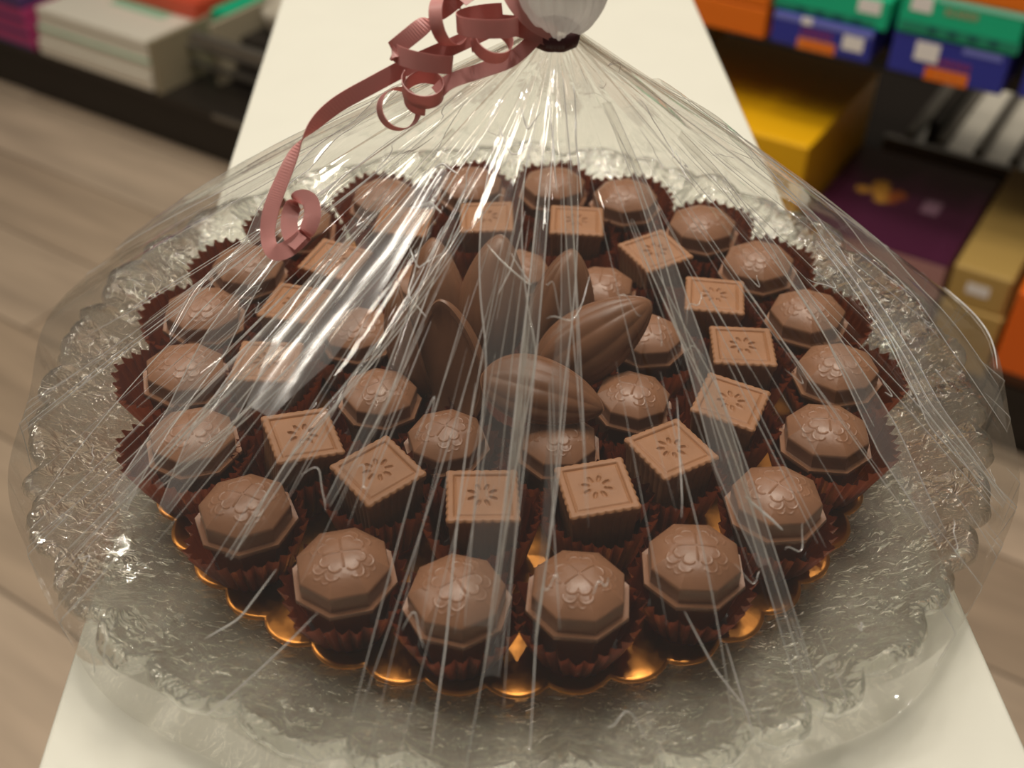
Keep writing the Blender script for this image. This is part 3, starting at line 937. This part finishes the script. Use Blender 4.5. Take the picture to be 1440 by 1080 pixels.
def text_on(parent, n, x, z, size, mat, y=-.0009):
    """a row of small strokes: lettering that the photograph leaves too soft to read"""
    V, F = [], []
    r = np.random.default_rng(int(size * 1e5) + n)
    for k in range(n):
        cx = x + (k - (n - 1) / 2) * size * .62
        box_geo(V, F, cx - size * .2, cx - size * .08, y, .0004, z, z + size * .75)
        q = r.uniform(.1, .6)
        box_geo(V, F, cx - size * .2, cx + size * .18, y, .0004, z + size * q, z + size * (q + .13))
        if r.random() > .4: box_geo(V, F, cx + size * .1, cx + size * .2, y, .0004, z + size * .1, z + size * .75)
    return link('lettering', mesh('lettering', V, F), [mat], parent, smooth=False)

c_white = flat('white_card', srgb(222, 214, 196), .5); c_mint = flat('mint_stripe', srgb(150, 196, 164), .5)
c_mag = flat('magenta_card', srgb(176, 62, 112), .45); c_vio = flat('violet_card', srgb(86, 60, 110), .45)
c_red = flat('red_orange_card', srgb(214, 84, 56), .45); c_green = flat('green_card', srgb(22, 184, 134), .4)
c_dkgreen = flat('deep_green_print', srgb(34, 140, 108), .4)
c_blue = flat('blue_card', srgb(50, 56, 152), .4); c_ltblue = flat('periwinkle_print', srgb(122, 128, 206), .4)
c_orange = flat('orange_card', srgb(234, 116, 20), .45); c_orange2 = flat('orange_print', srgb(232, 128, 48), .45)
c_yel = flat('yellow_card', srgb(236, 176, 14), .4); c_brown = flat('brown_card', srgb(96, 58, 30), .6)
c_purp = flat('plum_card', srgb(78, 30, 56), .35); c_pink = flat('dusty_pink_card', srgb(176, 128, 124), .5)
c_tan = flat('kraft_gold_card', srgb(184, 150, 82), .5); c_gold = flat('gold_flower_print', srgb(208, 148, 60), .5)
c_lav = flat('pale_print', srgb(150, 112, 128), .5); c_redtx = flat('red_lettering', srgb(170, 60, 96), .5); c_sal = flat('salmon_lettering', srgb(206, 140, 110), .5)
c_black = flat('black_card', srgb(42, 36, 30), .5)

# left stock
for k, (z0, z1) in enumerate(((-.70, -.668), (-.667, -.635), (-.634, -.600))):
    e = carton('white_box', -2.005 + .004 * k, -1.665 + .003 * k, 0.005 * k, .30, z0, z1, c_white,
               'white flat box, %s of the stack on the left base shelf' % ('bottom', 'middle', 'top')[k], 'box', 'white boxes stacked on the base shelf')
    if k == 1:
        decal(e, 'mint_band', -.168, .168, .024, .031, c_mint)
    if k == 2:
        decal(e, 'mint_print', -.06, .10, 0, 0, c_mint, top=True, hz=.034, y0=.10, y1=.20)
for k in range(4):
    e = carton('magenta_box', -2.55 - .002 * k, -2.025 - .002 * k, 0, .32, -.70 + .030 * k, -.671 + .030 * k, c_mag if k % 2 == 0 else (c_mag if k == 1 else c_vio),
               'magenta and violet flat box, %s of its stack at the far left' % ('bottom', 'second from the bottom', 'third from the bottom', 'topmost')[k], 'box', 'magenta boxes at the far left')
    decal(e, 'violet_band', -.26, .26, .001, .009, c_vio)
e = carton('red_box', -1.93, -1.66, .14, .42, -.599, -.565, c_red, 'red orange box lying on top of the white stack', 'box')
e = carton('green_box', -1.638, -1.592, .16, .36, -.699, -.575, c_green, 'small green box right of the white stack', 'box')
for k in range(3):
    carton('black_box', -1.565, -1.12, .12 + .02 * k, .5, -.70 + .028 * k, -.674 + .028 * k, c_black, 'black flat box, %s of three beside the table edge on the left' % ('bottom', 'middle', 'top')[k], 'box', 'black boxes on the base shelf')
# crinkled pale bags
def bag(name, s, d, z, sx, sy, sz, seed, label):
    T, R = 40, 16
    th = np.linspace(0, 2 * PI, T, endpoint=False); rings = []
    for i in range(R):
        u = i / (R - 1) * PI
        r = max(.02, math.sin(u) ** .5); zz = -math.cos(u)
        P = np.stack([r * np.cos(th) * sx, r * np.sin(th) * sy, np.full(T, zz * sz + sz)], -1)
        P *= (1 + .18 * vnoise(P, 40, seed))[:, None]
        rings.append(P)
    o = link(name, ring_mesh(name, np.array(rings), True, True), [flat('pale_wrapper', srgb(196, 186, 166), .4)], smooth=False)
    S = Vector((.84619, -.53288, 0)); N = Vector((.53288, .84619, 0)); p = SH_O + S * s + N * d
    o.location = (p.x, p.y, z); o.rotation_euler = (0, 0, SH_A)
    tag(o, label, 'bag', 'pale bags on the left shelf')
bag('crinkled_bag', -1.485, .27, -.612, .070, .09, .035, 1., 'crinkled pale bag behind the steel rail, left one')
bag('crinkled_bag', -1.27, .27, -.617, .10, .10, .040, 4., 'crinkled pale bag behind the steel rail, right one beside the table edge')

# right upper shelf
def blue(s0, s1, z0, z1, lb, side):
    e = carton('blue_box', s0, s1, .04, .34, z0, z1, c_blue, lb, 'box', 'blue boxes on the upper shelf')
    h = z1 - z0; w = (s1 - s0) / 2
    if side == 'L':
        decal(e, 'light_band', -w + .002, w - .002, h - .009, h - .001, c_ltblue)
        decal(e, 'white_patch', -w + .040, -w + .055, h - .0095, h - .0005, c_label, y=-.0009)
        decal(e, 'price_sticker', .030, .058, h - .030, h - .011, M_label, y=-.0010)
        decal(e, 'orange_panel', -.030, .022, .001, .016, c_orange2, y=-.0008)
        text_on(e, 6, -.006, .020, .012, c_redtx)
    else:
        decal(e, 'light_band', .015, w - .010, h - .010, h - .002, c_ltblue)
        decal(e, 'price_sticker', -.042, -.012, h - .030, h - .006, M_label, y=-.0010)
        decal(e, 'orange_panel', -.024, .030, .000, .017, c_orange, y=-.0008)
        text_on(e, 6, .008, .021, .012, c_redtx)
    for k in range(3):
        decal(e, 'panel_mark', -.018 + k * .014 + (0 if side == 'L' else .006), -.009 + k * .014 + (0 if side == 'L' else .006), .004, .012, c_orange if side == 'L' else c_orange2, y=-.0011)
    return e
c_label = M_label
blue(-0.4213, -0.2829, -0.3188, -0.2752, 'blue box with orange panel, left one on the upper shelf', 'L')
blue(-0.2592, -0.1142, -0.3188, -0.2667, 'blue box with orange panel, right one on the upper shelf', 'R')
e = carton('green_box', -0.4232, -0.2715, 0.045, .34, -0.2748, -0.2335, c_green, 'green box on top of the left blue box', 'box', 'green boxes on the upper shelf')
decal(e, 'price_sticker', .034, .064, .020, .038, M_label); decal(e, 'dark_band', -.078, .060, .003, .012, c_dkgreen)
for k in range(4): decal(e, 'panel_mark', -.045 + k * .025, -.032 + k * .025, .004, .011, flat('teal_mark', srgb(20, 96, 88), .5), y=-.0010)
e = carton('green_box', -0.2583, -0.1104, 0.038, .34, -0.2662, -0.2155, c_green, 'green box on top of the right blue box', 'box', 'green boxes on the upper shelf')
decal(e, 'price_sticker', -.062, -.036, .030, .049, M_label); decal(e, 'pale_band', -.030, .076, .046, .052, flat('pale_mint_print', srgb(150, 226, 196), .5)); decal(e, 'dark_band', -.070, .076, .004, .017, c_dkgreen)
text_on(e, 6, .0, .032, .011, c_sal)
for k in range(4): decal(e, 'panel_mark', -.035 + k * .025, -.024 + k * .025, .006, .015, flat('teal_mark', srgb(20, 96, 88), .5), y=-.0010)
carton('green_box', -0.4185, -0.281, 0.05, .34, -0.2331, -0.189, c_green, 'topmost green box of the left pile on the upper shelf', 'box', 'green boxes on the upper shelf')
carton('orange_box', -0.245, -0.1085, 0.04, .34, -0.215, -0.17, c_orange, 'orange box on top of the right green box', 'box')
for k in range(3):
    e = carton('orange_box', -.66, -.4295, .04, .34, -.3188 + .042 * k, -.2775 + .042 * k, c_orange,
           'orange box, %s of the pile left of the blue boxes' % ('bottom', 'middle', 'top')[k], 'box', 'orange boxes left of the blue ones')
    if k == 1: decal(e, 'price_sticker', .06, .09, .02, .036, M_label)
carton('blue_box', -0.0961, 0.0603, 0.05, .34, -0.3188, -0.2695, c_blue, 'blue box at the right picture edge on the upper shelf', 'box', 'blue boxes on the upper shelf')
carton('green_box', -0.0961, 0.0603, 0.05, .34, -0.2691, -0.2174, flat('dark_teal_card', srgb(30, 50, 46), .5), 'dark green box at the right picture edge on the upper shelf', 'box', 'green boxes on the upper shelf')

# right base shelf
e = carton('yellow_box', -.585, -.326, -.003, .30, -.565, -.433, c_yel, 'big yellow box with its top in shade on the base shelf', 'box')
carton('yellow_box', -.585, -.326, -.003, .30, -.699, -.567, c_yel, 'big yellow box under the other yellow one on the base shelf', 'box')
carton('yellow_box', -.86, -.60, .10, .34, -.699, -.43, c_yel, 'yellow box left of the big yellow one, mostly behind the table', 'box')
e = carton('plum_box', -.322, -.108, .003, .284, -.612, -.552, c_pink, 'plum topped flat box with gold flower print beside the yellow box', 'box')
decal(e, 'plum_lid', -.107, .107, 0, 0, c_purp, top=True, hz=.0602, y0=0, y1=.28)
for k, (dx, dy, r) in enumerate(((-.035, .150, .014), (-.018, .135, .012), (-.028, .128, .010), (-.060, .142, .010), (-.040, .170, .012), (-.010, .152, .012))):
    V = [(dx + r * math.cos(q * PI / 6) * (1 + .25 * (q % 2)), dy + r * math.sin(q * PI / 6) * (1 + .25 * (q % 2)), .0612 + .0002 * k) for q in range(12)]
    V += [(v[0], v[1], .0606) for v in V[:12]]
    Fc = [tuple(range(12))] + [(i, (i + 1) % 12, 12 + (i + 1) % 12, 12 + i) for i in range(12)]
    link('flower_print', mesh('flower_print', V, Fc), [c_gold if k not in (1, 5) else flat('rust_print', srgb(160, 84, 40), .5)], e, smooth=False)
decal(e, 'pale_print', .030, .055, 0, 0, c_lav, top=True, hz=.0609, y0=.125, y1=.165)
carton('plum_box', -.322, -.108, .003, .284, -.699, -.6125, c_purp, 'plum box underneath the flower printed one', 'box')
e = carton('kraft_box', -.100, -.022, -.002, .32, -.598, -.540, c_tan, 'upper kraft gold box with a white price sticker', 'box', 'kraft gold boxes on the base shelf')
decal(e, 'price_sticker', -.016, .014, .022, .038, M_label)
carton('kraft_box', -.102, -.018, -.006, .32, -.699, -.5985, c_tan, 'lower kraft gold box underneath the stickered one', 'box', 'kraft gold boxes on the base shelf')
carton('orange_box', -.012, .18, -.02, .26, -.667, -.540, flat('vivid_orange_card', srgb(238, 106, 14), .45), 'vivid orange box at the right picture edge on the base shelf', 'box')
carton('brown_box', -.012, .18, -.0, .26, -.699, -.668, c_brown, 'brown box under the vivid orange box', 'box')
for k, (a, b) in enumerate(((-.282, -.270), (-.232, -.186), (-.168, -.126), (-.108, -.060))):
    carton('cream_packet', a, b, .475, .90, -.699, -.62, c_white, 'cream packet between steel dividers, %s from the left' % ('narrow first one', 'second', 'third', 'fourth')[k], 'packet', 'cream packets in the rack')
carton('black_box', -.266, -.250, .475, .88, -.699, -.57, c_black, 'black upright packet between the cream ones in the rack', 'box')
carton('olive_box', .012, .25, .30, .44, -.699, -.52, flat('olive_card', srgb(92, 78, 52), .6), 'olive brown box behind the kraft and orange boxes', 'box')

# ------------------------------------------------------------------ light
def area(name, loc, size, power, col, target=(0, 0, 0), sy=None, spread=PI):
    l = bpy.data.lights.new(name, 'AREA'); l.energy = power; l.color = col
    l.shape = 'RECTANGLE' if sy else 'DISK'; l.size = size
    if sy: l.size_y = sy
    o = bpy.data.objects.new(name, l); COL.objects.link(o); o.location = loc
    d = Vector(target) - Vector(loc); o.rotation_euler = d.to_track_quat('-Z', 'Y').to_euler()
    return o
WARM = (1, .92, .80)
area('overhead_light', (.1, .75, 1.95), .6, 23, WARM, (0, .2, 0), .6)
area('overhead_light', (-1.9, .55, 1.95), .3, 16, WARM, (-.3, .6, -.4), 1.2)
area('overhead_light', (-.15, .1, 1.95), .9, 12, WARM, (.2, .6, -.4), .25)  # fill strip added to brighten shelf fronts and the near platter
for i, (x, y) in enumerate(((-.55, .55), (.35, .45), (-.1, 1.4), (.9, 1.1), (-.9, 1.5), (.1, -.1), (-.7, .1), (.5, 1.9), (-.3, 2.2))):
    area('ceiling_spot', (x, y, 1.75), .05, 3.2, (1, .95, .88), (x * .4, y * .4, 0))

w = bpy.data.worlds.new('world'); SC.world = w; w.use_nodes = True
bg = w.node_tree.nodes['Background']; bg.inputs[0].default_value = (1, .90, .77, 1); bg.inputs[1].default_value = .085

SC.view_settings.view_transform = 'Standard'; SC.view_settings.look = 'None'
SC.view_settings.gamma = 1; SC.view_settings.use_curve_mapping = False; SC.view_settings.exposure = -0.13
cy = SC.cycles
cy.use_denoising = True
cy.max_bounces = 14; cy.transparent_max_bounces = 40; cy.transmission_bounces = 12; cy.glossy_bounces = 5; cy.diffuse_bounces = 3
cy.sample_clamp_indirect = 6; cy.blur_glossy = .3
